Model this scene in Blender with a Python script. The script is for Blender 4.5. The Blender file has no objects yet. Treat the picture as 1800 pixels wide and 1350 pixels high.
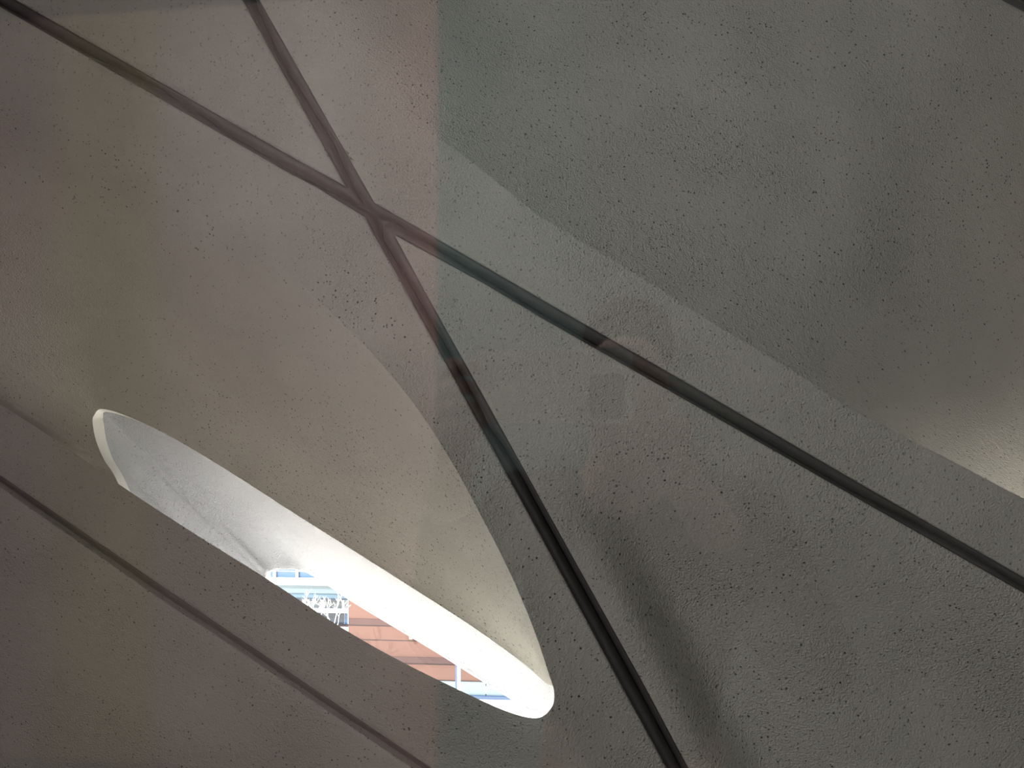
import bpy, bmesh, math, random
import numpy as np
from mathutils import Vector, Matrix
from mathutils.geometry import delaunay_2d_cdt
random.seed(4)

C = bpy.context.scene.collection
SC = bpy.context.scene

# ------------------------------------------------------------------ camera
EYE = Vector((0.0, 0.0, 1.6))
FPX = 1300.0                                   # focal length in pixels of the 1800 px wide frame
cam_d = bpy.data.cameras.new('camera')
cam = bpy.data.objects.new('camera', cam_d)
C.objects.link(cam)
cam_d.sensor_width = 36.0
cam_d.lens = 36.0 * FPX / 1800.0
cam_d.clip_start = 0.02
cam_d.clip_end = 400
ROT = Matrix.Rotation(math.radians(7.36), 3, 'Z') @ Matrix.Rotation(math.radians(90.9), 3, 'X')
cam.matrix_world = Matrix.Translation(EYE) @ ROT.to_4x4()
SC.camera = cam

# ------------------------------------------------------------------ view, sky, sun, added lights
SC.view_settings.view_transform = 'Standard'
SC.view_settings.look = 'None'
SC.view_settings.exposure = 0.0
SC.view_settings.gamma = 1.0
SC.view_settings.use_curve_mapping = False

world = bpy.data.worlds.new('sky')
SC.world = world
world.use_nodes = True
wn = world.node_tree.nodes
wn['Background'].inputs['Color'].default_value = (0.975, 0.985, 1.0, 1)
# even bright sky, plus an added unseen warm lobe that lights the upper right hollow
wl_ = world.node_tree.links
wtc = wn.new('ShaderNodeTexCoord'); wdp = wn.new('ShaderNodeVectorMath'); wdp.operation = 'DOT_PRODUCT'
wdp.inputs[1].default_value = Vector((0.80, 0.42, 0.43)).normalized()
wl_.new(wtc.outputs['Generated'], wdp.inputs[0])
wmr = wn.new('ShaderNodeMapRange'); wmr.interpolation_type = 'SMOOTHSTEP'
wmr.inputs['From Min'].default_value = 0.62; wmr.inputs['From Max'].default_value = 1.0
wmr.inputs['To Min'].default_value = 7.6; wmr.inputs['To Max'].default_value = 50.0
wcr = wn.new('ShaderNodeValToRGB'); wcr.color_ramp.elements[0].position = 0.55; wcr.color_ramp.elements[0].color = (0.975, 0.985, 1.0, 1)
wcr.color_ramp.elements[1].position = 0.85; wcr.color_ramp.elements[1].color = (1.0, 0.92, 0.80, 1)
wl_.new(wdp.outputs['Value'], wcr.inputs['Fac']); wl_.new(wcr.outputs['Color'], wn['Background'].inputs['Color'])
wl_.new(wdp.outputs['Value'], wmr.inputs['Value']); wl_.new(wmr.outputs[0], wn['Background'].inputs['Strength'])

sun_d = bpy.data.lights.new('sun', 'SUN')
sun_d.energy = 15.0
sun_d.angle = math.radians(0.6)
sun_d.color = (1.0, 0.95, 0.88)
sun = bpy.data.objects.new('sun', sun_d)
C.objects.link(sun)
sun.rotation_euler = (math.radians(48), 0, math.radians(-25))      # from behind the museum, onto the street fronts

def area(name, loc, target, sx, sy, power, col):
    d = bpy.data.lights.new(name, 'AREA')
    d.shape = 'RECTANGLE'; d.size = sx; d.size_y = sy; d.energy = power; d.color = col
    o = bpy.data.objects.new(name, d)
    C.objects.link(o)
    o.location = loc
    v = Vector(target) - Vector(loc)
    o.rotation_euler = v.to_track_quat('-Z', 'Y').to_euler()
    return o
# added unseen strip under the gallery ceiling, brightening the coloured back wall
area('wall_fill_top', (-0.3, -1.0, 3.15), (-0.3, -2.3, 1.3), 4.6, 0.25, 78, (1.0, 0.97, 0.93))
area('wall_fill_low', (-0.3, -1.5, 0.12), (-0.3, -2.3, 0.9), 4.6, 0.12, 17, (1.0, 0.95, 0.9))  # added low strip, lifts the lower part of the mirrored back wall
# added unseen fill above left, shining through the glass on the veil
area('veil_fill', (-1.2, -1.4, 3.15), (0.8, 1.6, 1.2), 0.4, 0.4, 17, (0.97, 0.98, 1.0))
# added unseen spot by the left wall, raking the veil to shape its shading
sp_d = bpy.data.lights.new('veil_fill_spot', 'SPOT')
sp_d.energy = 235; sp_d.spot_size = math.radians(58); sp_d.spot_blend = 1.0; sp_d.shadow_soft_size = 0.12; sp_d.color = (0.97, 0.98, 1.0)
spo = bpy.data.objects.new('veil_fill_spot', sp_d); C.objects.link(spo)
spo.location = (-2.9, -1.1, 2.5)
spo.rotation_euler = (Vector((1.7, 1.6, 1.95)) - Vector(spo.location)).to_track_quat('-Z', 'Y').to_euler()

# ------------------------------------------------------------------ helpers
YV = 1.6                                       # inner face of the veil
def ray(px, py):
    return ROT @ Vector(((px - 900.0) / FPX, (675.0 - py) / FPX, -1.0))
def at(px, py, y):
    r = ray(px, py)
    return EYE + r * ((y - EYE.y) / r.y)
RI = np.array(ROT.inverted())
def to_px(u, v, y=YV):
    p = RI @ np.array((u - EYE.x, y - EYE.y, v - EYE.z))
    return 900.0 + FPX * p[0] / -p[2], 675.0 - FPX * p[1] / -p[2]

def link(name, me, mat=None, parent=None):
    o = bpy.data.objects.new(name, me)
    C.objects.link(o)
    if mat: me.materials.append(mat)
    if parent: o.parent = parent
    return o
def tag(o, label=None, cat=None, group=None, kind=None):
    if label: o['label'] = label
    if cat: o['category'] = cat
    if group: o['group'] = group
    if kind: o['kind'] = kind
    return o
def empty(name, loc):
    o = bpy.data.objects.new(name, None)
    C.objects.link(o)
    o.location = loc
    o.empty_display_size = 0.1
    return o
def put(name, verts, faces, mat, parent=None, smooth=True):
    """verts in world coordinates; the object's own origin goes to its parent or stays at 0"""
    me = bpy.data.meshes.new(name)
    off = Vector(parent.location) if parent else Vector((0, 0, 0))
    me.from_pydata([Vector(v) - off for v in verts], [], faces)
    me.validate(); me.update()
    if smooth:
        me.polygons.foreach_set('use_smooth', [True] * len(me.polygons))
    return link(name, me, mat, parent)
class MB:
    def __init__(s): s.v = []; s.f = []
    def box(s, o, ax, ay, az):
        """box from corner o along three edge vectors"""
        n = len(s.v); o = Vector(o); ax = Vector(ax); ay = Vector(ay); az = Vector(az)
        for k in range(8):
            s.v.append(o + ax * (k & 1) + ay * ((k >> 1) & 1) + az * ((k >> 2) & 1))
        s.f += [(n, n+2, n+3, n+1), (n+4, n+5, n+7, n+6), (n, n+1, n+5, n+4), (n+2, n+6, n+7, n+3), (n, n+4, n+6, n+2), (n+1, n+3, n+7, n+5)]
        return s
    def aabb(s, x0, x1, y0, y1, z0, z1):
        return s.box((x0, y0, z0), (x1-x0, 0, 0), (0, y1-y0, 0), (0, 0, z1-z0))
    def tube(s, pts, rad, seg=8):
        n0 = len(s.v); pts = [Vector(p) for p in pts]
        for i, p in enumerate(pts):
            t = (pts[min(i+1, len(pts)-1)] - pts[max(i-1, 0)]).normalized()
            a = t.cross(Vector((0.13, 1, 0.07))).normalized(); b = t.cross(a)
            r = rad[i] if hasattr(rad, '__len__') else rad
            for k in range(seg):
                w = 2 * math.pi * k / seg
                s.v.append(p + (a * math.cos(w) + b * math.sin(w)) * r)
        for i in range(len(pts) - 1):
            for k in range(seg):
                k2 = (k + 1) % seg
                s.f.append((n0 + i*seg + k, n0 + i*seg + k2, n0 + (i+1)*seg + k2, n0 + (i+1)*seg + k))
        s.f.append(tuple(n0 + k for k in range(seg))); s.f.append(tuple(n0 + (len(pts)-1)*seg + k for k in reversed(range(seg))))
        return s
    def build(s, name, mat, parent=None, smooth=False):
        return put(name, s.v, s.f, mat, parent, smooth)

# ------------------------------------------------------------------ materials
def mat_new(name):
    m = bpy.data.materials.new(name); m.use_nodes = True
    nt = m.node_tree
    return m, nt, nt.nodes, nt.links, nt.nodes['Principled BSDF']
def plain(name, col, rough=0.6, spec=0.3, noise=0.0, scale=8.0, metal=0.0):
    m, nt, n, l, b = mat_new(name)
    b.inputs['Roughness'].default_value = rough
    b.inputs['Metallic'].default_value = metal
    b.inputs['Specular IOR Level'].default_value = spec
    if noise:
        tc = n.new('ShaderNodeTexCoord'); nz = n.new('ShaderNodeTexNoise'); nz.inputs['Scale'].default_value = scale
        l.new(tc.outputs['Object'], nz.inputs['Vector'])
        r = n.new('ShaderNodeValToRGB')
        r.color_ramp.elements[0].color = (*[c * (1 - noise) for c in col], 1)
        r.color_ramp.elements[1].color = (*[min(1, c * (1 + noise)) for c in col], 1)
        l.new(nz.outputs['Fac'], r.inputs['Fac']); l.new(r.outputs['Color'], b.inputs['Base Color'])
    else:
        b.inputs['Base Color'].default_value = (*col, 1)
    return m
def concrete(name, col, pits=1.0, bump=1.0, scale=1.0):
    m, nt, n, l, b = mat_new(name)
    b.inputs['Roughness'].default_value = 0.85
    b.inputs['Specular IOR Level'].default_value = 0.25
    tc = n.new('ShaderNodeTexCoord')
    def noise(sc, det=2.0, rough=0.5, vec=None, dist=0.0):
        z = n.new('ShaderNodeTexNoise'); z.inputs['Scale'].default_value = sc; z.inputs['Detail'].default_value = det
        z.inputs['Roughness'].default_value = rough; z.inputs['Distortion'].default_value = dist
        l.new(vec or tc.outputs['Object'], z.inputs['Vector']); return z
    def ramp(src, a, bb, ca=0.0, cb=1.0):
        r = n.new('ShaderNodeMapRange'); r.inputs['From Min'].default_value = a; r.inputs['From Max'].default_value = bb
        r.inputs['To Min'].default_value = ca; r.inputs['To Max'].default_value = cb; r.interpolation_type = 'SMOOTHSTEP'
        l.new(src, r.inputs['Value']); return r
    def mul(a, bb, op='MULTIPLY'):
        q = n.new('ShaderNodeMath'); q.operation = op
        for i, x in enumerate((a, bb)):
            if isinstance(x, (int, float)): q.inputs[i].default_value = x
            else: l.new(x, q.inputs[i])
        return q
    # dark air pits: small irregular cells, denser in some clouds
    dis = n.new('ShaderNodeVectorMath'); dis.operation = 'ADD'
    wn_ = noise(160.0, 1.0); sc_ = n.new('ShaderNodeVectorMath'); sc_.operation = 'SCALE'; sc_.inputs['Scale'].default_value = 0.004
    l.new(wn_.outputs['Color'], sc_.inputs[0]); l.new(tc.outputs['Object'], dis.inputs[0]); l.new(sc_.outputs[0], dis.inputs[1])
    pit = None
    for vs, rad, dens in ((75.0, 0.20, 0.30), (30.0, 0.085, 0.28), (120.0, 0.25, 0.27)):
        vo = n.new('ShaderNodeTexVoronoi'); vo.inputs['Scale'].default_value = vs; vo.inputs['Randomness'].default_value = 1.0
        l.new(dis.outputs[0], vo.inputs['Vector'])
        hit = ramp(vo.outputs['Distance'], rad * 0.55, rad, 1.0, 0.0)
        sep = n.new('ShaderNodeSeparateColor'); l.new(vo.outputs['Color'], sep.inputs[0])
        thr = ramp(noise(5.0, 2.0).outputs['Fac'], 0.3, 0.7, dens * 0.6, dens * 1.25)
        sel = mul(thr.outputs[0], sep.outputs[0], 'GREATER_THAN')
        one = mul(hit.outputs[0], sel.outputs[0])
        siz = mul(one.outputs[0], ramp(sep.outputs[1], 0.0, 1.0, 0.35, 1.0).outputs[0])
        pit = siz if pit is None else mul(pit.outputs[0], siz.outputs[0], 'MAXIMUM')
    pitf = mul(pit.outputs[0], pits)
    # colour: slight mottling, then the pits
    mot = n.new('ShaderNodeValToRGB')
    mot.color_ramp.elements[0].position = 0.3; mot.color_ramp.elements[1].position = 0.72
    mot.color_ramp.elements[0].color = (*[c * 0.93 for c in col], 1); mot.color_ramp.elements[1].color = (*[c * 1.06 for c in col], 1)
    l.new(noise(3.2, 4.0, 0.6).outputs['Fac'], mot.inputs['Fac'])
    mx = n.new('ShaderNodeMix'); mx.data_type = 'RGBA'
    l.new(pitf.outputs[0], mx.inputs['Factor']); l.new(mot.outputs['Color'], mx.inputs['A'])
    mx.inputs['B'].default_value = (col[0]*0.16, col[1]*0.15, col[2]*0.14, 1)
    l.new(mx.outputs['Result'], b.inputs['Base Color'])
    # relief: orange peel, coarser trowel marks in patches, pits sunk
    f1 = noise(235.0 * scale, 2.0, 0.5, dist=0.2)
    f2 = noise(85.0 * scale, 1.0, 0.5)
    patch = ramp(noise(4.0, 1.0).outputs['Fac'], 0.32, 0.68, 0.55, 1.25)
    h = mul(mul(f1.outputs['Fac'], patch.outputs[0]).outputs[0], mul(f2.outputs['Fac'], 0.35).outputs[0], 'ADD')
    h = mul(h.outputs[0], mul(pitf.outputs[0], 0.9).outputs[0], 'SUBTRACT')
    bp = n.new('ShaderNodeBump'); bp.inputs['Strength'].default_value = 1.0 * bump; bp.inputs['Distance'].default_value = 0.0047
    l.new(h.outputs[0], bp.inputs['Height']); l.new(bp.outputs[0], b.inputs['Normal'])
    return m
CONC = concrete('veil_concrete', (0.378, 0.360, 0.326))
CONC_S = concrete('veil_outer_concrete', (0.42, 0.435, 0.47), pits=0.45, bump=1.15, scale=0.8)
RUB = plain('joint_rubber', (0.055, 0.050, 0.048), 0.55, 0.3, 0.12, 30)
BEAD = plain('white_sealant', (0.72, 0.71, 0.68), 0.5, 0.4)
PLASTER = plain('white_plaster', (0.62, 0.62, 0.60), 0.8, 0.2)

# ------------------------------------------------------------------ the gallery and the cavity in front of the veil
X0, X1, Z0, Z1, YB = -3.1, 2.6, 0.0, 3.3, -2.3
GL = 0.35
def structure(name, mb, mat):
    o = mb.build(name, mat); o['kind'] = 'structure'; return o
DARKP = plain('grey_paint', (0.20, 0.20, 0.20), 0.8, 0.2)
FLOORM = plain('polished_floor', (0.14, 0.135, 0.13), 0.35, 0.4, 0.08, 3)
structure('floor', MB().aabb(X0 - .2, X1 + .2, YB - .2, YV + 0.62, Z0 - .2, Z0), FLOORM)
structure('ceiling', MB().aabb(X0 - .2, X1 + .2, YB - .2, YV + 0.62, Z1, Z1 + .2), DARKP)
structure('wall_left', MB().aabb(X0 - .2, X0, YB, YV + 0.62, Z0, Z1), plain('left_wall_paint', (0.40, 0.28, 0.30), 0.8, 0.2))
structure('wall_right', MB().aabb(X1, X1 + .2, YB, YV + 0.62, Z0, Z1), DARKP)

# back wall with broad vertical colour fields (its mirror image is what tints the glass)
m, nt, n, l, b = mat_new('colour_field_wall')
b.inputs['Roughness'].default_value = 0.9; b.inputs['Specular IOR Level'].default_value = 0.1
tc = n.new('ShaderNodeTexCoord'); sx = n.new('ShaderNodeSeparateXYZ'); l.new(tc.outputs['Object'], sx.inputs[0])
nz = n.new('ShaderNodeTexNoise'); nz.inputs['Scale'].default_value = 1.6; nz.inputs['Detail'].default_value = 1.0
l.new(tc.outputs['Object'], nz.inputs['Vector'])
mr = n.new('ShaderNodeMapRange'); mr.inputs['From Min'].default_value = -3.1; mr.inputs['From Max'].default_value = 2.6
l.new(sx.outputs['X'], mr.inputs['Value'])
cr = n.new('ShaderNodeValToRGB'); l.new(mr.outputs[0], cr.inputs['Fac'])
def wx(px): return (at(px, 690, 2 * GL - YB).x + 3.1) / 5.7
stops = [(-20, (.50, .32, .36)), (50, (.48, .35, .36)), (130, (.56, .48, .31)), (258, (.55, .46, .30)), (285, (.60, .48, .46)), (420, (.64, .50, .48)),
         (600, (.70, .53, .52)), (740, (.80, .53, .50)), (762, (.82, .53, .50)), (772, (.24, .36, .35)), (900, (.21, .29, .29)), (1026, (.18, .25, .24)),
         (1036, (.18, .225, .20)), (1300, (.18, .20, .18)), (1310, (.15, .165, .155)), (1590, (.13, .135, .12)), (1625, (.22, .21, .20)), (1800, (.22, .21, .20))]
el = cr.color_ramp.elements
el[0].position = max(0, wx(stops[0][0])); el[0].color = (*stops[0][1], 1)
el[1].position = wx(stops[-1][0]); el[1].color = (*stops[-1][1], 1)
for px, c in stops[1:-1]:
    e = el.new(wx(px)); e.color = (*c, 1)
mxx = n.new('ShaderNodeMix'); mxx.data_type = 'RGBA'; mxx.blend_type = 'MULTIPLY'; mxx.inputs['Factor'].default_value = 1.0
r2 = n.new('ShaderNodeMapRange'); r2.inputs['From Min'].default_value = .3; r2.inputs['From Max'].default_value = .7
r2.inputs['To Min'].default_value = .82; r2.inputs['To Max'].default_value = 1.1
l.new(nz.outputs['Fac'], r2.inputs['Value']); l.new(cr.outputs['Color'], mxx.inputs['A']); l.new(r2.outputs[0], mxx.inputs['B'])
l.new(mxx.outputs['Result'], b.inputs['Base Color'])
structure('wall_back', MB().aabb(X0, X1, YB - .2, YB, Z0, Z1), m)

# the window pane between the gallery and the cavity
m, nt, n, l, b = mat_new('window_glass')
n.remove(b); out = n['Material Output']
tr = n.new('ShaderNodeBsdfTransparent'); tr.inputs['Color'].default_value = (0.975, 0.985, 0.98, 1)
gl = n.new('ShaderNodeBsdfGlossy'); gl.inputs['Roughness'].default_value = 0.0
lw = n.new('ShaderNodeLayerWeight'); lw.inputs['Blend'].default_value = 0.5
pw = n.new('ShaderNodeMath'); pw.operation = 'POWER'; pw.inputs[1].default_value = 5.0; l.new(lw.outputs['Facing'], pw.inputs[0])
fr = n.new('ShaderNodeMapRange'); fr.inputs['To Min'].default_value = 0.043; fr.inputs['To Max'].default_value = 1.0; l.new(pw.outputs[0], fr.inputs['Value'])
ms = n.new('ShaderNodeMixShader'); l.new(fr.outputs[0], ms.inputs[0]); l.new(tr.outputs[0], ms.inputs[1]); l.new(gl.outputs[0], ms.inputs[2])
l.new(ms.outputs[0], out.inputs['Surface'])
structure('window_1', MB().aabb(X0, X1, GL, GL + 0.010, Z0, Z1), m)

# ------------------------------------------------------------------ the veil: concrete panels
def densify(pts, step=9.0, closed=True):
    out = []
    N = len(pts)
    for i in range(N if closed else N - 1):
        a = np.array(pts[i], float); b_ = np.array(pts[(i + 1) % N], float)
        mid = (a + b_) / 2
        inside = -60 < mid[0] < 1860 and -60 < mid[1] < 1410
        L = np.linalg.norm(b_ - a)
        cross = L > 400
        if cross or not inside:
            # long edges: fine near the frame, coarse away from it
            k = max(1, int(L / 30))
        else:
            k = max(1, int(L / step))
        for j in range(k): out.append(tuple(a + (b_ - a) * j / k))
    if not closed: out.append(tuple(pts[-1]))
    return out
def catmull(pts, per=6, closed=False):
    P = [np.array(p, float) for p in pts]; N = len(P); out = []
    rng = range(N) if closed else range(N - 1)
    for i in rng:
        if closed: p0, p1, p2, p3 = P[(i-1) % N], P[i], P[(i+1) % N], P[(i+2) % N]
        else: p0, p1, p2, p3 = P[max(i-1, 0)], P[i], P[i+1], P[min(i+2, N-1)]
        for j in range(per):
            t = j / per
            out.append(0.5 * ((2*p1) + (-p0+p2)*t + (2*p0-5*p1+4*p2-p3)*t*t + (-p0+3*p1-3*p2+p3)*t**3))
    if not closed: out.append(P[-1])
    return out
def seg_dist(Q, poly, closed=True):
    """distance of every point of Q (n,2) to a polyline"""
    P = np.array(poly, float)
    A = P if closed else P[:-1]
    B = np.roll(P, -1, 0) if closed else P[1:]
    best = np.full(len(Q), 1e9)
    for a, b_ in zip(A, B):
        d = b_ - a; L = d @ d
        if L < 1e-9: continue
        t = np.clip(((Q - a) @ d) / L, 0, 1)
        best = np.minimum(best, np.hypot(*(Q - a - t[:, None] * d).T))
    return best
def signed(Q, line):
    """signed distance to an open polyline: + on the upper right side, and the x of the foot"""
    P = np.array(line, float); best = np.full(len(Q), 1e9); sg = np.zeros(len(Q))
    fx = np.zeros(len(Q))
    for a, b_ in zip(P[:-1], P[1:]):
        d = b_ - a; L = d @ d
        t = np.clip(((Q - a) @ d) / L, 0, 1)
        v = Q - a - t[:, None] * d
        D = np.hypot(*v.T); cr_ = d[0] * v[:, 1] - d[1] * v[:, 0]
        m_ = D < best
        best = np.where(m_, D, best); sg = np.where(m_, np.where(cr_ < 0, 1.0, -1.0), sg)
        fx = np.where(m_, a[0] + t * d[0], fx)
    return best * sg, fx
def inside_poly(Q, poly):
    P = np.array(poly, float); x, y = Q[:, 0], Q[:, 1]; c = np.zeros(len(Q), bool)
    for a, b_ in zip(P, np.roll(P, -1, 0)):
        cond = ((a[1] > y) != (b_[1] > y))
        with np.errstate(divide='ignore', invalid='ignore'):
            xi = (b_[0] - a[0]) * (y - a[1]) / (b_[1] - a[1]) + a[0]
        c ^= cond & (x < xi)
    return c
# the four corners of the veil's face in picture coordinates of its plane
CORN = [to_px(X0, Z1), to_px(X1, Z1), to_px(X1, Z0), to_px(X0, Z0)]
def clip(poly):
    out = [np.array(p, float) for p in poly]
    for i in range(4):
        a = np.array(CORN[i]); b_ = np.array(CORN[(i+1) % 4]); e = b_ - a
        side = lambda p: e[0] * (p[1]-a[1]) - e[1] * (p[0]-a[0])      # >0 inside (y down, clockwise)
        src, out = out, []
        for j in range(len(src)):
            p, q = src[j], src[(j+1) % len(src)]
            sp, sq = side(p), side(q)
            if sp >= 0: out.append(p)
            if (sp >= 0) != (sq >= 0):
                out.append(p + (q - p) * (sp / (sp - sq)))
    return out
TR_EDGE = [(-200, -640), (100, -380), (300, -190), (430, -65), (540, 40), (640, 130), (720, 200), (775, 246), (820, 278), (885, 330), (950, 382), (1040, 436), (1130, 490),
           (1215, 545), (1300, 597), (1400, 657), (1500, 722), (1650, 800), (1800, 878), (2400, 1190), (3400, 1640), (4600, 2150)]
BR_VALLEY = [(900, 560), (960, 700), (1030, 850), (1100, 985), (1180, 1130), (1245, 1260), (1300, 1360), (1450, 1620), (1700, 2050)]
def smooth(x): x = np.clip(x, 0, 1); return x * x * (3 - 2 * x)
def depth_tr(Q):
    s, fx = signed(Q, TR_EDGE)
    s = np.maximum(s, 0)
    soft = 1 - smooth((fx - 640) / 200)                       # no crease at the far upper left
    def prof(s): return 0.17 * (1 - np.exp(-s / 210.0)) + 0.30 * (1 - np.exp(-s / 1100.0))
    wall = 0.34 * smooth((Q[:, 0] * .86 + Q[:, 1] * .5 - 1400) / 800) * (1 - np.exp(-s / 170.0))      # steeper flank beside the opening
    return prof(s) * (1 - soft) + soft * prof(s) * smooth(s / 260.0) ** .8 + wall
def depth_br(Q):
    s, fx = signed(Q, BR_VALLEY)
    k = smooth((Q[:, 1] - 760) / 330)
    st = smooth((s + 55) / 105.0)
    hollow = 0.13 * smooth((s + 60) / 1100.0) * smooth(seg_dist(Q, A_LO_R, False) / 330.0)
    fade = smooth(seg_dist(Q, A_LO_R, False) / 260.0)
    return k * fade * (0.10 * st - 0.045 * smooth((s - 55) / 170.0)) + hollow
def depth_flat(Q): return np.zeros(len(Q))
def depth_left(Q):
    dj = np.minimum(seg_dist(Q, B_L_D, False), seg_dist(Q, C_UP, False))
    w = smooth((Q[:, 0] + .8 * Q[:, 1] - 850) / 560)
    return -0.050 * w * smooth(np.minimum(dj, 150) / 150 * .5) * 2
def depth_ll(Q):
    d = seg_dist(Q, C_LO, False)
    return 0.16 * (1 - np.exp(-(d / 420.0) ** 1.5))

THICK = 0.05
def world_pts(Q, dep):
    out = []
    for (x, y), d in zip(Q, dep):
        out.append(at(x, y, YV + d))
    return out
def sheet(poly, depth, hole=None, grid=13, back=True):
    """triangulated face of one panel inside poly (picture coordinates of the veil plane); returns verts, faces with skirt and back"""
    B = np.array(densify(clip(poly)))
    loops = [B]
    # offset rings for the rounded arris
    pts = [tuple(p) for p in B]
    edges = [(i, (i+1) % len(B)) for i in range(len(B))]
    area2 = np.sum(B[:, 0]*np.roll(B[:, 1], -1) - np.roll(B[:, 0], -1)*B[:, 1])
    T = np.roll(B, -1, 0) - np.roll(B, 1, 0); T /= np.linalg.norm(T, axis=1)[:, None]
    Nn = np.stack([-T[:, 1], T[:, 0]], 1) * (1 if area2 > 0 else -1)
    for off in (1.0, 2.2, 4.0):
        R = B + Nn * off
        ok = (seg_dist(R, B) > off * 0.93) & inside_poly(R, B)
        pts += [tuple(p) for p in R[ok]]
    nb = len(B)
    hole_idx = None
    if hole is not None:
        H = np.array(hole); h0 = len(pts)
        pts += [tuple(p) for p in H]
        hole_idx = list(range(h0, h0 + len(H)))
        edges += [(h0 + i, h0 + (i+1) % len(H)) for i in range(len(H))]
        Th = np.roll(H, -1, 0) - np.roll(H, 1, 0); Th /= np.linalg.norm(Th, axis=1)[:, None]
        a2 = np.sum(H[:, 0]*np.roll(H[:, 1], -1) - np.roll(H[:, 0], -1)*H[:, 1])
        Nh = np.stack([Th[:, 1], -Th[:, 0]], 1) * (1 if a2 > 0 else -1)
        for off in (1.6, 4.5):
            R = H + Nh * off
            ok = (seg_dist(R, H) > off * 0.9) & (~inside_poly(R, H))
            pts += [tuple(p) for p in R[ok]]
    bx0, by0 = B.min(0); bx1, by1 = B.max(0)
    fine = [(x + (grid/2 if j % 2 else 0), y) for j, y in enumerate(np.arange(-65, 1420, grid)) for x in np.arange(-65, 1870, grid)]
    coarse = [(x, y) for y in np.arange(by0, by1, 55) for x in np.arange(bx0, bx1, 55) if not (-80 < x < 1880 and -80 < y < 1430)]
    if depth is depth_tr:                                       # finer rows along the crease
        Ec = np.array(densify([p for p in TR_EDGE if 760 < p[0] < 2500], 7, False))
        Te = np.gradient(Ec, axis=0); Te /= np.linalg.norm(Te, axis=1)[:, None]
        for off in (-1.5, 0.0, 2.0, 5.0, 9.0): pts += [tuple(p) for p in Ec + np.stack([Te[:, 1], -Te[:, 0]], 1) * off if -65 < p[0] < 2480]
    G = np.array(fine + coarse)
    G = G[(G[:, 0] > bx0) & (G[:, 0] < bx1) & (G[:, 1] > by0) & (G[:, 1] < by1)]
    G = G[inside_poly(G, B)]
    G = G[seg_dist(G, B) > 9]
    if depth is depth_tr: G = G[seg_dist(G, Ec, False) > 11]
    if hole is not None:
        G = G[~inside_poly(G, H)]; G = G[seg_dist(G, H) > 9]
    pts += [tuple(p) for p in G]
    vs, es, fs, ov, oe, of = delaunay_2d_cdt([Vector(p) for p in pts], edges, [], 0, 1e-4, True)
    Q = np.array([tuple(v) for v in vs])
    keep = []
    cen = np.array([Q[list(f)].mean(0) for f in fs])
    ins = inside_poly(cen, B)
    if hole is not None: ins &= ~inside_poly(cen, H)
    tri = [list(f) for f, k in zip(fs, ins) if k]
    new = {}                                                   # input vertex -> output vertex
    for i, o in enumerate(ov):
        for k in o: new[k] = i
    dist = seg_dist(Q, B)
    bev = 0.0032 * np.clip(1 - dist / 4.0, 0, 1) ** 2
    dep = depth(Q) + bev
    V = world_pts(Q, dep); F = []
    for t in tri:
        a, b_, c_ = (Q[k] for k in t)
        if (b_[0]-a[0])*(c_[1]-a[1]) - (b_[1]-a[1])*(c_[0]-a[0]) > 0: t = t[::-1]
        F.append(tuple(t))
    # skirt and back
    ring = [new[i] for i in range(nb)]
    n0 = len(V)
    for i in ring: V.append(V[i].copy())
    for i in ring: V.append(V[i] + Vector((0, THICK, 0)))
    m_ = len(ring)
    for i in range(m_):
        j = (i+1) % m_
        q = (n0+i, n0+j, n0+m_+j, n0+m_+i)
        F.append(q if area2 > 0 else q[::-1])
    n1 = len(V); nq = len(Q)
    if back: V += [V[i] + Vector((0, THICK, 0)) for i in range(nq)]
    if back: F += [tuple(n1 + k for k in reversed(t)) for t in F[:len(tri)]]
    hidx = [new[i] for i in hole_idx] if hole is not None else None
    return V, F, hidx, n1

# outlines of the panels, in picture coordinates on the veil's plane
A_UP_L = [(-1500, -867), (28, 0), (500, 268), (607, 327)]
A_LO_L = [(-3000, -1716), (0, 12), (300, 184), (500, 300), (550, 326), (639, 380)]
A_UP_R = [(658, 356), (850, 467), (1011, 560), (1220, 680), (1500, 843), (1800, 1015), (4000, 2290)]
A_LO_R = [(693.5, 413), (850, 498), (952, 559), (1201, 701), (1500, 872), (1800, 1043), (4000, 2304)]
B_L_U = [(607, 327), (426, 0), (-680, -2000)]
B_R_U = [(658, 356), (456, 0), (-678, -2000)]
B_L_D = [(639, 380), (707, 500), (817, 700), (957, 955), (1089, 1200), (1171, 1350), (1800, 2500)]
B_R_D = [(693.5, 413), (740, 500), (852, 700), (995, 958), (1130, 1200), (1210, 1350), (1846, 2500)]
C_UP = [(-3000, -1225), (0, 835), (314, 1050), (400, 1108), (758, 1350), (1396, 1780)]
C_LO = [(-3000, -1180), (0, 856), (281, 1052), (400, 1130), (740, 1361), (1396, 1805)]
D_LO = [(900, -462), (1760, 0), (1800, 21), (2600, 441), (4000, 1176)]
D_UP = [(900, -494), (1760, -32), (1800, -11), (2600, 409), (4000, 1144)]
P_TL = A_UP_L + B_L_U[1:]
P_TR = B_R_U[::-1][:-1] + A_UP_R + [(4000, 1176)] + D_LO[::-1][1:] + [(600, -2000)]
P_CO = D_UP + [(6000, 1144), (6000, -4000), (900, -4000)]
P_BR = A_LO_R + [(4000, 3500)] + B_R_D[::-1][:-1]
P_L = A_LO_L + B_L_D[1:6] + [(1396, 1765)] + C_UP[::-1][1:]
P_LL = C_LO + [(1800, 2540), (1800, 4000), (-3000, 4000)]

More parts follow.
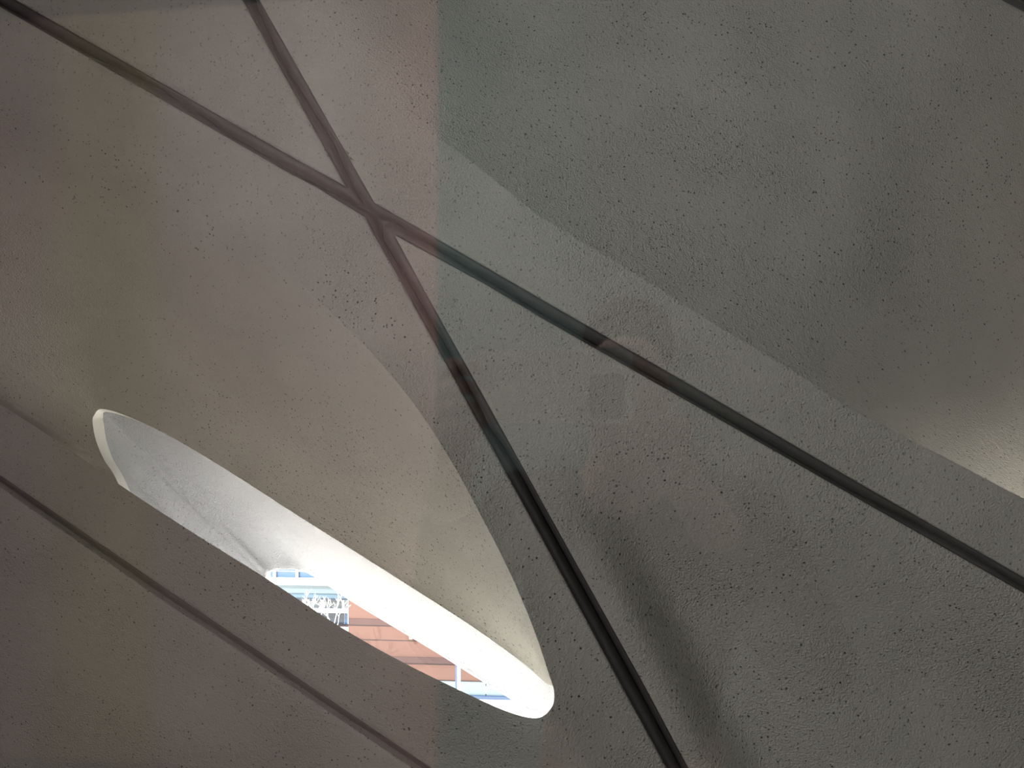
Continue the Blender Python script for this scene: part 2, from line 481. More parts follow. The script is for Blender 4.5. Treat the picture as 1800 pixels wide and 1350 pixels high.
def make_panel(name, poly, depth, label, hole=None):
    V, F, hidx, n1 = sheet(poly, depth, hole)
    return V, F, hidx, n1
def panel(poly, depth, label, loc_px, hole=None):
    V, F, _, _ = sheet(poly, depth, hole)
    root = empty('concrete_panel', at(*loc_px, YV))
    tag(root, label, 'wall panel')
    put('panel_shell', V, F, CONC, root)
    return root
def oval(cx, cy, a, b_, ang, n_=60):
    o = []
    for k in range(n_):
        w = 2 * math.pi * k / n_; x = a * math.cos(w); y = b_ * math.sin(w)
        o.append((cx + x * math.cos(ang) - y * math.sin(ang), cy + x * math.sin(ang) + y * math.cos(ang)))
    return o
HOLE_TR = oval(2190, 770, 370, 215, math.radians(28))          # that panel's own opening to daylight, right of the frame
pan_tl = panel(P_TL, depth_flat, 'pitted grey concrete wedge panel pointing down between the two crossing joints at top left', (330, 90))
pan_tr = panel(P_TR, depth_tr, 'large hollowed grey concrete panel filling the upper right above the long diagonal joint', (1200, 300), HOLE_TR)
pan_co = panel(P_CO, depth_tr, 'dark sliver of concrete panel in the extreme upper right corner', (1790, -20))
pan_br = panel(P_BR, depth_br, 'rippled grey concrete panel at lower right, pointed end touching the joint crossing', (1400, 1050))
pan_ll = panel(P_LL, depth_ll, 'dim concrete panel at lower left below the lowest diagonal joint', (250, 1250))

# left panel: flat rim, then a hollow cell that funnels to the inner edge
ST = [  # (outer px, inner px, inner depth, profile)   profile: 0 soft roll, 1 crease, 2 bowl behind the lower edge
    ((-440, 320), (163, 745), .40, 0.0), ((-300, 172), (165, 731), .40, 0.0), ((-60, 160), (179, 719), .40, 0.0), ((150, 225), (222, 731), .40, 0.0),
    ((360, 355), (300, 768), .40, 0.25), ((500, 470), (400, 827), .39, 0.6), ((630, 595), (520, 904), .37, 0.9), ((720, 700), (620, 967), .35, 1.0),
    ((790, 805), (710, 1024), .33, 1.0), ((850, 915), (790, 1075), .31, 1.0), ((898, 1010), (850, 1115), .29, 1.0), ((938, 1105), (920, 1166), .26, 1.0),
    ((966, 1188), (958, 1200), .23, 1.0), ((974, 1216), (982, 1222), .22, 1.0), ((970, 1243), (1000, 1290), .22, 1.2), ((944, 1262), (980, 1370), .23, 1.6),
    ((890, 1250), (900, 1400), .24, 2.0), ((805, 1212), (800, 1390), .26, 2.0), ((700, 1160), (680, 1340), .28, 2.0), ((600, 1103), (570, 1280), .30, 2.0),
    ((470, 1018), (450, 1195), .32, 2.0), ((350, 943), (350, 1105), .34, 2.0), ((225, 862), (275, 1020), .36, 2.0), ((100, 775), (242, 925), .38, 2.0),
    ((0, 710), (206, 846), .39, 1.8), ((-150, 612), (183, 808), .40, 1.4), ((-350, 480), (169, 775), .40, 0.6)]
DK = 1.35
LOW = {14: 60, 15: 140, 16: 170, 17: 170, 18: 170, 19: 170, 20: 150, 21: 110, 22: 60, 23: 20}
ST = [(o, (i[0], i[1] + LOW.get(k, 0)), d * DK, p) for k, (o, i, d, p) in enumerate(ST)]
ST_D = catmull([(*o, *i, d, p) for o, i, d, p in ST], 9, closed=True)
OUTL = [tuple(s[:2]) for s in ST_D]
Vl, Fl, hidx, n1 = sheet(P_L, depth_left, hole=OUTL, back=False)
NS = [0, .006, .016, .035, .06, .09, .13, .17, .21, .26, .31, .36, .41, .46, .51, .56, .61, .66, .71, .76, .81, .86, .90, .94, .97, .985, 1.0]
def ring_pt(s, t):
    o = s[:2]; i = s[2:4]; d2 = s[4]; pr = max(s[5], 0)
    q = o + (i - o) * t
    soft = d2 * (t * t * (2.1 - 1.1 * t))
    crease = d2 * (1 - (1 - t) ** 1.25)
    bowl = d2 * (1 - (1 - t) ** 3.0)
    if pr <= 1: d = soft + (crease - soft) * pr
    else: d = crease + (bowl - crease) * min(1, pr - 1)
    return at(q[0], q[1], YV + d + RAISE[id(s)] * (1 - t) ** 2.5)
RAISE = {id(s_): float(r_) for s_, r_ in zip(ST_D, depth_left(np.array([s_[:2] for s_ in ST_D])))}
rows = [hidx]
NR = len(ST_D)
for t in NS[1:]:
    r = []
    for s in ST_D:
        r.append(len(Vl)); Vl.append(ring_pt(s, t))
    rows.append(r)
for a, b_ in zip(rows[:-1], rows[1:]):
    for i in range(NR):
        j = (i+1) % NR
        Fl.append((a[i], b_[i], b_[j], a[j]))
# the shell's thickness behind the hollow
bk = []
for r, t in zip(rows, NS):
    q = []
    for i in range(NR):
        p = Vl[r[i]]
        q.append(len(Vl)); Vl.append(p + (p - EYE).normalized() * (0.035 if t < .97 else 0.012))
    bk.append(q)
for a, b_ in zip(bk[:-1], bk[1:]):
    for i in range(NR):
        j = (i+1) % NR
        Fl.append((a[j], b_[j], b_[i], a[i]))
for i in range(NR):
    j = (i+1) % NR
    Fl.append((rows[-1][i], bk[-1][i], bk[-1][j], rows[-1][j]))
pan_l = empty('concrete_panel', at(500, 900, YV))
tag(pan_l, 'concrete panel at left with the deep almond-shaped hollow and bright opening', 'wall panel')
shell = put('panel_shell', Vl, Fl, CONC, pan_l)
at_ = shell.data.attributes.new('sharp_edge', 'BOOLEAN', 'EDGE')
crs = {}; NSH = 0
for i in range(NR):
    j = (i+1) % NR
    for r_ in (rows[0], rows[-1], bk[-1]): crs[(min(r_[i], r_[j]), max(r_[i], r_[j]))] = r_ is not rows[0] or ST_D[i][5] >= 0.9
for e in shell.data.edges:
    a, b_ = e.vertices
    if crs.get((min(a, b_), max(a, b_))): at_.data[e.index].value = True; NSH += 1
pts_c = [(645, 345), (672, 362), (705, 384), (712, 420), (690, 436), (668, 412), (640, 392), (618, 362)]
V = [at(x, y, YV + .036) for x, y in pts_c] + [at(x, y, YV + .048) for x, y in pts_c]
put('joint_backer', V, [tuple(range(7, -1, -1)), tuple(range(8, 16))] + [(i, (i+1) % 8, 8 + (i+1) % 8, 8 + i) for i in range(8)], RUB, pan_l)

# ------------------------------------------------------------------ the outer skin seen through the hollow, with its own tilted tube and opening
RV = [  # (outer px = just inside the hollow's inner edge, opening px, depth of both)
    ((183, 748), (468, 1020), .44, .66), ((181, 733), (467, 1014), .44, .66), ((188, 724), (470, 1007), .44, .66), ((238, 738), (478, 1003), .44, .67), ((300, 766), (500, 1001), .44, .67),
    ((400, 824), (532, 1004), .43, .67), ((520, 900), (566, 1023), .42, .66), ((620, 962), (622, 1060), .41, .65), ((710, 1018), (700, 1107), .40, .64), ((790, 1068), (765, 1146), .39, .63),
    ((850, 1108), (822, 1182), .38, .62), ((920, 1160), (880, 1218), .37, .60), ((965, 1195), (925, 1247), .36, .58), ((992, 1224), (960, 1268), .35, .57), ((1006, 1292), (990, 1320), .35, .57),
    ((980, 1374), (970, 1400), .35, .57), ((898, 1406), (890, 1440), .36, .58), ((800, 1396), (800, 1440), .37, .60), ((680, 1346), (690, 1400), .38, .62), ((568, 1286), (600, 1340), .39, .64),
    ((450, 1201), (520, 1250), .41, .65), ((352, 1108), (485, 1160), .42, .66), ((290, 1020), (418, 1120), .43, .66), ((262, 925), (424, 1090), .44, .66), ((221, 847), (438, 1064), .44, .66),
    ((199, 808), (450, 1044), .44, .66), ((187, 774), (462, 1030), .44, .66)]
LOW = {14: 60, 15: 140, 16: 170, 17: 170, 18: 170, 19: 170, 20: 150, 21: 110, 22: 60, 23: 20}
RV = [((o[0], o[1] + LOW.get(k, 0)), (i[0], i[1] + LOW.get(k, 0)), a_ * DK, b2 * DK) for k, (o, i, a_, b2) in enumerate(RV)]
RV_D = catmull([(*o, *i, d0, d1) for o, i, d0, d1 in RV], 8, closed=True)
V = []; F = []
TS = [0, .01, .03, .07, .13, .2, .3, .4, .5, .6, .7, .8, .88, .94, .97, .99, 1.0]
prev = None; allr = []
for t in TS:
    r = []
    for s in RV_D:
        o, i, d0, d1 = s[:2], s[2:4], s[4], s[5]
        q = o + (i - o) * t
        d = d0 + (d1 - d0) * (1 - (1 - t) ** 1.5)
        if t >= .99: d += 0.004 * (t - .98) * 50
        r.append(len(V)); V.append(at(q[0], q[1], YV + d))
    allr.append(r)
NO = len(RV_D)
# lip around the opening, then the outside face of the skin, then back to the rim
cen_o = sum((V[k] for k in allr[-1]), Vector()) / NO
for grow, y in ((0.0, 0.035), (0.02, 0.045), (0.42, 0.045)):
    r = []
    for k in range(NO):
        p = V[allr[len(TS)-1][k]]; w = p - cen_o; w.y = 0
        e = p + w.normalized() * grow + Vector((0, y, 0))
        r.append(len(V)); V.append(e)
    allr.append(r)
for a, b_ in zip(allr[:-1], allr[1:]):
    for i in range(NO):
        j = (i+1) % NO
        F.append((a[i], b_[i], b_[j], a[j]))
outer = empty('outer_concrete_panel', at(700, 1090, YV + .6))
tag(outer, 'pale rough outer concrete skin lining the almond-shaped opening to daylight', 'wall panel')
put('opening_surround', V, F, CONC_S, outer)
# sealant bead between the two skins, thick and pale at the left tip
bead_pts = []; rad = []
for s, q in zip(catmull([(*o, *i, d, p) for o, i, d, p in ST], 8, closed=True), RV_D):
    pass
V = []; F = []; seg = 10
base = catmull([(*i, d) for o, i, d, p in ST], 8, closed=True)
rim = catmull([(*o, d0) for o, i, d0, d1 in RV], 8, closed=True)
NBb = len(base)
for k in range(NBb):
    a = at(base[k][0], base[k][1], YV + base[k][2] + 0.006)
    b_ = at(rim[k][0], rim[k][1], YV + rim[k][2])
    for g in range(seg):
        t = g / (seg - 1)
        p = a + (b_ - a) * t
        bul = math.sin(t * math.pi) * 0.004
        V.append(p + Vector((0, -bul, 0)))
for k in range(NBb):
    k2 = (k + 1) % NBb
    for g in range(seg - 1):
        F.append((k*seg+g, k*seg+g+1, k2*seg+g+1, k2*seg+g))
bead = put('sealant_bead', V, F, BEAD, outer)
bead['label'] = 'off-white sealant bead around the opening'

# ------------------------------------------------------------------ rubber gaskets: one lobe along each panel edge, lobes meet in a wandering crease
def resample(line, n_):
    P = np.array(line, float); L = np.concatenate([[0], np.cumsum(np.linalg.norm(np.diff(P, axis=0), axis=1))])
    return P, L
def interp(line, xs, axis):
    P = np.array(line, float)
    o = np.argsort(P[:, axis])
    return np.interp(xs, P[o, axis], P[o, 1 - axis])
def lobes(EU, EV, axis, params, fr_, rootU, rootV, depth, endk=None):
    """EU, EV: the two edges given as function of px (axis 0) or py (axis 1); fr_: crease fraction from EU to EV"""
    ks = [p for p, f in fr_]; fs = [f for p, f in fr_]
    u = interp(EU, params, axis); v = interp(EV, params, axis)
    f = np.interp(params, ks, fs)
    mk = (lambda a, b_: np.stack([a, b_], 1)) if axis == 0 else (lambda a, b_: np.stack([b_, a], 1))
    PU, PV = mk(params, u), mk(params, v)
    K = PU + (PV - PU) * f[:, None]
    return PU, PV, K
def lobe_mesh(E, K, depth, root, dcr):
    V = []; F = []; n_ = 9
    ok = []
    for e in E:
        p = at(e[0], e[1], YV)
        ok.append(X0 < p.x < X1 and Z0 < p.z < Z1)
    ok = np.array(ok); E = E[ok]; K = K[ok]
    W = np.linalg.norm(K - E, axis=1)
    DE = depth(E)
    for e, k, w, de in zip(E, K, W, DE):
        dirn = (k - e) / max(w, .001)
        for g in range(n_):
            t = g / (n_ - 1)
            q = e - dirn * 1.6 + (k - e + dirn * 1.6) * t
            d = de + 0.013 + 1.7 * dcr * (t ** 4) + 0.0035 * (1 - min(1, t * 5)) 
            V.append(at(q[0], q[1], YV + d))
    m_ = len(E)
    for i in range(m_ - 1):
        for g in range(n_ - 1):
            F.append((i*n_+g, i*n_+g+1, (i+1)*n_+g+1, (i+1)*n_+g))
    # rear of the lobe: straight back
    n0 = len(V)
    for i in range(m_):
        V.append(V[i*n_+n_-1] + Vector((0, .03, 0))); V.append(V[i*n_] + Vector((0, .03, 0)))
    for i in range(m_ - 1):
        F.append((i*n_+n_-1, n0+2*i, n0+2*i+2, (i+1)*n_+n_-1))
        F.append((n0+2*i, n0+2*i+1, n0+2*i+3, n0+2*i+2))
    put('joint_gasket', V, F, RUB, root)
# crease paths
def xs(a, b_, st=8): return np.arange(a, b_ + .1, st)
XL = np.concatenate([np.arange(-1496, -60, 24), xs(-56, 600)]); XR = np.concatenate([xs(700, 1900), np.arange(1924, 4000, 24)])
X_A = [(-620, .3), (-60, .8), (20, .8), (120, .8), (185, .68), (230, .5), (280, .42), (330, .5), (375, .66), (410, .78), (560, .8), (600, .74)]
PUa, PVa, Ka = lobes(A_UP_L, A_LO_L, 0, XL, X_A, None, None, None)
X_A2 = [(700, .35), (712, .42), (780, .55), (850, .68), (952, .76), (1220, .76), (1480, .74), (1560, .64), (1620, .48), (1700, .46), (1790, .62), (1850, .7), (3000, .3)]
PUb, PVb, Kb = lobes(A_UP_R, A_LO_R, 0, XR, X_A2, None, None, None)
YU = np.concatenate([np.arange(-1790, -40, 24), xs(-38, 322)]); YD = np.concatenate([xs(420, 1400), np.arange(1424, 2480, 24)])
X_B = [(-560, .6), (-20, .85), (0, .8), (18, .62), (45, .5), (120, .34), (200, .52), (250, .68), (300, .45), (322, .42)]
PUc, PVc, Kc = lobes(B_L_U, B_R_U, 1, YU, X_B, None, None, None)
X_B2 = [(420, .36), (450, .36), (500, .45), (600, .5), (700, .5), (750, .42), (780, .6), (820, .68), (1350, .68), (2000, .4)]
PUd, PVd, Kd = lobes(B_L_D, B_R_D, 1, YD, X_B2, None, None, None)
XC = xs(-1500, 1390)
X_C = [(-1060, .4), (0, .74), (300, .78), (600, .74), (660, .55), (740, .5), (1390, .6)]
PUe, PVe, Ke = lobes(C_UP, C_LO, 0, XC, X_C, None, None, None)
# crossing: paths of the creases between the arms, read along each panel's corner
def cat2(*parts): return np.concatenate([np.array(p, float).reshape(-1, 2) for p in parts])
# top-left wedge: edge goes in along A, turns at its tip, leaves along B
mid_t = [(606, 331), (608, 329)]
lobe_mesh(cat2(PUa, [(604, 325.5), (607, 327)], PUc[::-1]), cat2(Ka, [(625, 361), (641, 361)], Kc[::-1] if False else np.concatenate([[(634, 348)], Kc[::-1][1:]])), depth_flat, pan_tl, .014)
# right panel corner: B (from above) to A right
lobe_mesh(cat2(PVc, [(640, 324), (658, 356), (676, 366.5)], PUb), cat2(Kc, [(630, 346), (656, 376), (673, 388)], Kb), depth_tr, pan_tr, .014)
# left panel corner: A left to B down
lobe_mesh(cat2(PVa, [(620, 368.5), (639, 380), (652, 403)], PUd), cat2(Ka, [(620, 358), (655, 375), (671, 398)], Kd), depth_flat, pan_l, .014)
# lower right panel corner: B from below to A right
lobe_mesh(cat2(PVd[::-1], [(693.5, 413), (697, 415)], PVb), cat2(Kd[::-1], [(673.5, 396), (684, 389)], Kb), depth_br, pan_br, .014)
lobe_mesh(PUe, Ke, depth_flat, pan_l, .016)
lobe_mesh(PVe, Ke, depth_flat, pan_ll, .016)
XD = xs(904, 3990, 12)
PUg, PVg, Kg = lobes(D_LO, D_UP, 0, XD, [(1000, .5), (2900, .5)], None, None, None)
lobe_mesh(PUg, Kg, depth_tr, pan_tr, .014)
lobe_mesh(PVg, Kg, depth_tr, pan_co, .014)

# ------------------------------------------------------------------ the street outside
class Front:
    """a vertical plane through the ray at pixel (px, 675) at distance y, turned by yaw"""
    def __init__(s, px, y, yaw):
        s.ref = px
        s.o = at(px, 675, y); s.e = Vector((math.cos(yaw), math.sin(yaw), 0)); s.n = Vector((-math.sin(yaw), math.cos(yaw), 0))
    def pt(s, px, py, out=0.0):
        r = ray(px, py); o = s.o - s.n * out
        t = (o - EYE).dot(s.n) / r.dot(s.n)
        return EYE + r * t
    def rect(s, mb, px0, px1, py0, py1, thick, out=0.0):
        
        a = s.pt(px0, py1, out); b_ = s.pt(px1, py1, out); w = (b_ - a).dot(s.e)
        a.z = s.pt(s.ref, py1, out).z; h = s.pt(s.ref, py0, out).z - a.z
        mb.box(a, s.e * w, s.n * thick, Vector((0, 0, h)))
        return mb
WHITE = plain('white_render', (0.85, 0.86, 0.88), 0.7, 0.2, 0.03, 2)
SKYB = plain('pale_blue_panel', (0.0628, 0.0894, 0.1072), 0.4, 0.4)
BLUE = plain('blue_glazing', (0.0200, 0.0529, 0.1130), 0.15, 0.4)
GREYB = plain('dark_window_glass', (0.0245, 0.0333, 0.0395), 0.2, 0.4, 0.5, 0.6)
TERR = plain('terracotta_cladding', (0.0801, 0.0472, 0.0400), 0.8, 0.1, 0.06, 0.5)
TERRD = plain('brown_stone_band', (0.0473, 0.0308, 0.0298), 0.8, 0.1, 0.10, 1.5)
GROOVE = plain('shadow_gap_metal', (0.0210, 0.0163, 0.0182), 0.6, 0.2)
BALU = plain('pale_glass_balustrade', (0.0655, 0.0895, 0.1043), 0.3, 0.4)
NAVY = plain('dark_blue_steel', (0.0140, 0.0296, 0.0672), 0.4, 0.4)

PZ = -12.1
structure('plaza_floor', MB().aabb(-90, 90, 4, 110, PZ - .3, PZ), plain('bright_paving', (0.80, 0.77, 0.70), 0.8, 0.2, 0.03, 0.4))

# white office building with blue glazing, left
yawo = math.radians(3.5)
fo = Front(560, 39, yawo)
off = empty('office_building', fo.pt(300, 1180))
tag(off, 'white building with a blue glazed strip and pale blue fascia behind the bare tree', 'building')
mb = MB(); fo.rect(mb, 150, 611, 700, 1300, 10.0, -0.4); mb.build('wall', WHITE, off)
m_ = MB()
for a, b_ in ((390, 434), (437, 480), (483.5, 519.5), (523, 562), (566, 606)):
    q = MB(); fo.rect(q, a, b_, 1006.5, 1020, .1, -0.3); q.build('window', BLUE, off)
fo.rect(MB(), 380, 611, 1001, 1004, .1, -0.28).build('window_head', BLUE, off)
for a in (388, 434, 480, 519.5, 562, 607): fo.rect(MB(), a, a + 3, 1002, 1021, .18, -0.1).build('mullion', WHITE, off)
fo.rect(MB(), 300, 611.5, 1021, 1029, .8, 0.3).build('ledge', WHITE, off)
fo.rect(MB(), 300, 611.5, 1029, 1043, .4, 0.05).build('fascia', SKYB, off)
fo.rect(MB(), 300, 611.5, 1043, 1051, .4, -0.05).build('soffit_band', plain('mid_blue_panel', (0.0462, 0.0799, 0.1138), .5), off)
fo.rect(MB(), 300, 611.5, 1051, 1054.5, .3, -0.1).build('shadow_gap', plain('slate_blue_metal', (0.0154, 0.0281, 0.0474), .5), off)
for a, b_ in ((500, 530), (536, 563), (569.5, 600), (605, 611)):
    fo.rect(MB(), a, b_, 1055, 1073, .1, -0.3).build('window', GREYB, off)
fo.rect(MB(), 300, 611.5, 1074, 1076.5, .6, 0.2).build('ledge', WHITE, off)
for a, b_ in ((520, 544), (548, 574), (577, 604), (605.5, 611)):
    fo.rect(MB(), a, b_, 1077.5, 1099, .1, -0.3).build('window', BLUE if a > 604 else plain('deep_blue_glass', (0.0098, 0.0185, 0.0340), .2, .4), off)
fo.rect(MB(), 300, 611.5, 1099, 1101, .3, 0.0).build('shadow_gap', GROOVE, off)

# terracotta building
ft = Front(612, 34, math.radians(3.5))
ter = empty('terracotta_building', ft.pt(612, 1230))
tag(ter, 'banded terracotta-pink building seen in the middle of the bright opening', 'building')
ft.rect(MB(), 612, 1250, 640, 1196, 8.0).build('wall', TERR, ter)
for y0, y1 in ((1087.5, 1098), (1152.5, 1163)):
    ft.rect(MB(), 612.3, 1250, y0, y1, .15, 0.05).build('stone_band', TERRD, ter)
    ft.rect(MB(), 612.3, 1250, y1, y1 + 1.6, .2, 0.02).build('shadow_gap', GROOVE, ter)
for y0, y1 in ((1123.3, 1124.6),):
    ft.rect(MB(), 612.3, 1250, y0, y1, .2, 0.01).build('shadow_gap', GROOVE, ter)
ft.rect(MB(), 612, 1250, 1191.5, 1193, .3, 0.04).build('base_trim', GROOVE, ter)
wl = MB(); ft.rect(wl, 719.5, 724.5, 1100, 1121, .25, .32); ft.rect(wl, 717, 724.5, 1098, 1102, .25, .32)
tag(wl.build('facade_lamp', WHITE), 'tiny white fitting fixed on the terracotta front at the edge of the opening', 'lamp')

# glass balustrade in front of it
fb = Front(750, 32, math.radians(3.5))
bal = empty('glass_balustrade', fb.pt(700, 1225))
tag(bal, 'pale blue glass balustrade on a dark blue base below the terracotta building', 'balustrade')
for a, b_ in ((560, 692), (693, 853.2), (855, 1010), (1012, 1200)):
    fb.rect(MB(), a, b_, 1197, 1225, .05).build('glass_panel', BALU, bal)
fb.rect(MB(), 560, 1200, 1221.5, 1227, .3, .12).build('base_rail', NAVY, bal)
# white pole
fp = Front(806.5, 24, math.radians(7.0))
pole = MB(); b0 = fp.pt(806.5, 1167); bx = Vector((b0.x, b0.y, 0))
foot = Vector((b0.x, b0.y, PZ))
pole.tube([foot, Vector((b0.x, b0.y, b0.z + .35))], 0.052, 16)
pole.tube([foot, foot + Vector((0, 0, .12))], 0.12, 16)
pl = empty('street_post', foot); tag(pl, 'white steel post standing in front of the terracotta building', 'post')
pole.build('shaft', WHITE, pl, True)
sd = MB().box(foot + Vector((-.108, -.05, 0)), (.054, 0, 0), (0, .1, 0), (0, 0, b0.z - PZ + .02)); sd.build('blue_side_strip', NAVY, pl)  # dark blue strip along the post's left side

# bare white tree before the office windows
tb = MB(); trng = random.Random(11)
base = fo.pt(572, 1150)
def back(p): return EYE + (p - EYE) * (31.5 / 39.0)
def grow(p, d, L, r, lv):
    pts = [p]; q = p.copy(); dd = d.copy()
    for k in range(4):
        dd = (dd + Vector((trng.uniform(-.25, .25), trng.uniform(-.22, .22), trng.uniform(-.02, .2)))).normalized()
        q = q + dd * (L / 4); pts.append(q.copy())
    tb.tube(pts, [r * (1 - .35 * i / 4) for i in range(5)], 6)
    if lv:
        for k in range(3 if lv > 1 else 2):
            a = trng.uniform(0, 6.28); s_ = trng.uniform(.45, .95)
            nd = (dd + Vector((math.cos(a), math.sin(a), .15)) * s_).normalized()
            grow(pts[2 + (k % 3)], nd, L * trng.uniform(.6, .8), r * .72, lv - 1)
root_p = back(base); root_p.z = PZ
fork = back(fo.pt(572, 1150))
tb.tube([root_p, (root_p + fork) / 2 + Vector((.04, 0, 0)), fork], [.09, .075, .06], 10)
for px, py in ((541, 1086), (553, 1092), (566, 1084), (577, 1098), (588, 1084), (596, 1094)):
    top = back(fo.pt(px, py)) + Vector((0, trng.uniform(-.3, .3), 0))
    tb.tube([fork, (fork + top) / 2 + Vector((0, 0, -.12)), top], [.03, .026, .02], 8)
    grow(top, Vector((trng.uniform(-.3, .3), 0, 1)).normalized(), 0.55, .016, 3)
tag(tb.build('bare_tree', plain('pale_bark', (0.3, 0.31, 0.32), .8, .1), None, True), 'leafless white-barked tree in front of the office windows', 'tree')

# ------------------------------------------------------------------ photographer and phone, seen only as a faint reflection in the pane
RV_ = ROT @ Vector((1, 0, 0)); BV = ROT @ Vector((0, 0, 1)); BV.z = 0; BV.normalize(); UV_ = Vector((0, 0, 1))
def loc(r, z, b_): return EYE + RV_ * r + UV_ * z + BV * b_
phone = empty('mobile_phone', loc(-.056, .0095, .006))
tag(phone, 'pale mobile phone held sideways, mirrored faintly in the window glass', 'phone')
def rbox(name, r0, r1, z0, z1, b0, b1, rad, mat, parent):
    bm = bmesh.new(); n_ = 8; ring = []
    for cx, cz, a0 in ((r1-rad, z1-rad, 0), (r0+rad, z1-rad, 90), (r0+rad, z0+rad, 180), (r1-rad, z0+rad, 270)):
        for k in range(n_ + 1):
            w = math.radians(a0 + 90 * k / n_); ring.append((cx + rad * math.cos(w), cz + rad * math.sin(w)))
    off = Vector(parent.location)
    f_ = [bm.verts.new(loc(r, z, b0) - off) for r, z in ring]; g_ = [bm.verts.new(loc(r, z, b1) - off) for r, z in ring]
    bm.faces.new(f_); bm.faces.new(g_[::-1])
    for i in range(len(ring)):
        j = (i + 1) % len(ring); bm.faces.new((f_[i], g_[i], g_[j], f_[j]))
    bmesh.ops.recalc_face_normals(bm, faces=bm.faces)
    me = bpy.data.meshes.new(name); bm.to_mesh(me); bm.free()
    o = link(name, me, mat, parent)
    bv = o.modifiers.new('b', 'BEVEL'); bv.width = 0.0012; bv.segments = 3; bv.limit_method = 'ANGLE'
    return o
rbox('phone_body', -.135, .023, -.027, .046, .0015, .0095, .009, plain('pale_phone_shell', (.86, .85, .84), .5, .4), phone)
rbox('camera_island', -.018, .0165, -.022, .021, .0006, .0018, .007, plain('black_camera_glass', (.03, .03, .032), .25, .5), phone)
rbox('screen', -.131, .019, -.0235, .0425, .0093, .0098, .006, plain('dark_screen', (.02, .02, .02), .15, .5), phone)

SKIN = plain('skin', (.62, .40, .32), .55, .3)
def skinned(name, chain, mat, parent=None, sub=2):
    """chain: list of (index of previous or -1, (r, z, b), radius)"""
    me = bpy.data.meshes.new(name)
    off = Vector(parent.location) if parent else Vector((0, 0, 0))
    me.from_pydata([loc(*c[1]) - off for c in chain], [(c[0], i) for i, c in enumerate(chain) if c[0] >= 0], [])
    o = link(name, me, mat, parent)
    md = o.modifiers.new('skin', 'SKIN'); md.use_smooth_shade = True
    sk = me.skin_vertices[0].data if me.skin_vertices else None
    if sk is None:
        bpy.context.view_layer.objects.active = o
        sk = me.skin_vertices[0].data
    for i, c in enumerate(chain):
        rr = c[2] if hasattr(c[2], '__len__') else (c[2], c[2])
        sk[i].radius = rr; sk[i].use_root = (i == 0)
    sb = o.modifiers.new('sub', 'SUBSURF'); sb.levels = sub; sb.render_levels = sub
    return o
E0 = -1.6
CX = -.03
ch = [(-1, (CX, -.66, .50), .13), (0, (CX, -.45, .50), .125), (1, (CX, -.27, .50), .14), (2, (CX, -.14, .49), .06), (3, (CX, -.06, .475), .062), (4, (CX, .02, .455), .088), (5, (CX, .10, .465), .082),
      (5, (CX, -.005, .37), .014)]
def arm(sd, sh, el, wr, tips, thumb):
    n0 = len(ch)
    ch.append((2, sh, .062)); ch.append((n0, el, .044)); ch.append((n0 + 1, wr, .027))
    pr, pz, pb = wr
    for k, (kn, mid, tip) in enumerate(tips):
        a = len(ch)
        ch.append((n0 + 2, kn, .0125)); ch.append((a, mid, .0088)); ch.append((a + 1, tip, .0075))
    a = len(ch)
    ch.append((n0 + 2, thumb[0], .0125)); ch.append((a, thumb[1], .0095)); ch.append((a + 1, thumb[2], .0085))
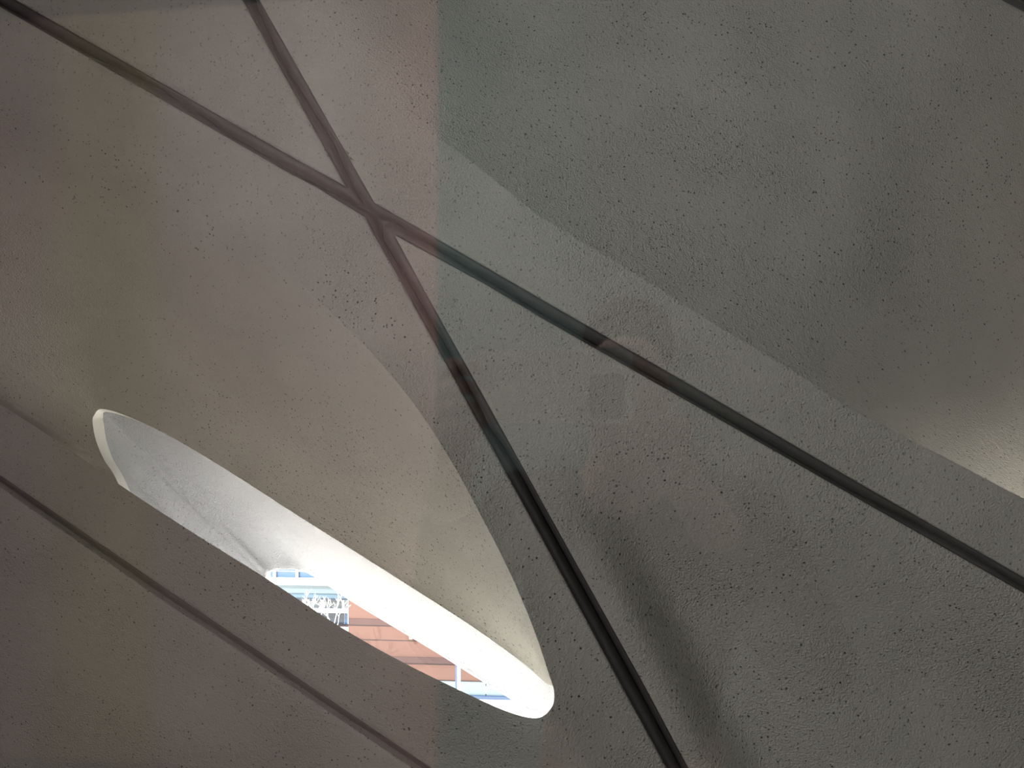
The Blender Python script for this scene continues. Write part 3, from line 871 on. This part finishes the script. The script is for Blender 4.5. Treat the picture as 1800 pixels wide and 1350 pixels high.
# left hand round the far end of the phone, right hand under the lens end
arm(-1, (CX - .19, -.19, .49), (CX - .27, -.38, .34), (-.185, -.085, .085),
    [((-.172, .012 - .021 * k + .02, .035), (-.150, .028 - .02 * k, .000), (-.126 + .004 * (k % 2), .026 - .019 * k, -.0075)) for k in range(4)],
    ((-.165, -.055, .050), (-.140, -.030, .030), (-.118, -.008, .0195)))
arm(1, (CX + .19, -.19, .49), (CX + .27, -.38, .34), (.075, -.105, .085),
    [((.066 - .002 * k, -.030 - .017 * k, .035), (.050 - .006 * k, -.026 - .014 * k, .006), (.030 - .012 * k, -.031 - .009 * k, -.003)) for k in range(4)],
    ((.058, -.070, .055), (.040, -.035, .032), (.016, -.014, .020)))
n0 = len(ch)
for sd in (-1, 1):
    k = len(ch)
    ch.append((0, (CX + sd * .10, -.76, .50), .092)); ch.append((k, (CX + sd * .11, E0 + .50, .48), .062)); ch.append((k + 1, (CX + sd * .12, E0 + .09, .52), .042))
    ch.append((k + 2, (CX + sd * .13, E0 + .04, .40), .036))
person = empty('person', loc(CX, -1.6, .5))
tag(person, 'person in dark clothes holding up the phone, only a faint reflection in the glass', 'person')
skinned('body', ch, SKIN, person)
DARK = plain('dark_cloth', (.03, .03, .035), .85, .1, .1, 20)
jk = [(-1, (CX, -.66, .50), .145), (0, (CX, -.45, .50), .14), (1, (CX, -.27, .50), .152), (2, (CX, -.16, .49), .07)]
for sd, el, wr in ((-1, (CX - .27, -.38, .34), (-.19, -.12, .11)), (1, (CX + .27, -.38, .34), (.09, -.14, .11))):
    k = len(jk); jk += [(2, (CX + sd * .19, -.19, .49), .074), (k, el, .056), (k + 1, wr, .039)]
skinned('jacket', jk, DARK, person)
tr_ = [(-1, (CX, -.68, .50), .142)]
for sd in (-1, 1):
    k = len(tr_); tr_ += [(0, (CX + sd * .10, -.80, .50), .104), (k, (CX + sd * .11, E0 + .50, .48), .074), (k + 1, (CX + sd * .12, E0 + .10, .52), .058)]
skinned('trousers', tr_, plain('dark_trousers', (.05, .055, .07), .85, .1), person)
for sd in (-1, 1):
    skinned('shoe', [(-1, (CX + sd * .12, E0 + .06, .53), .05), (0, (CX + sd * .13, E0 + .048, .40), .046), (1, (CX + sd * .135, E0 + .044, .34), .042)], DARK, person)
    eye = skinned('eye', [(-1, (CX + sd * .032, .025, .372), .011), (0, (CX + sd * .032, .025, .378), .011)], plain('eye_white', (.7, .7, .7), .3), person)
skinned('hair', [(-1, (CX, .03, .52), .078), (0, (CX, .10, .49), .085), (1, (CX, .115, .43), .06)], plain('dark_hair', (.03, .02, .015), .7), person)
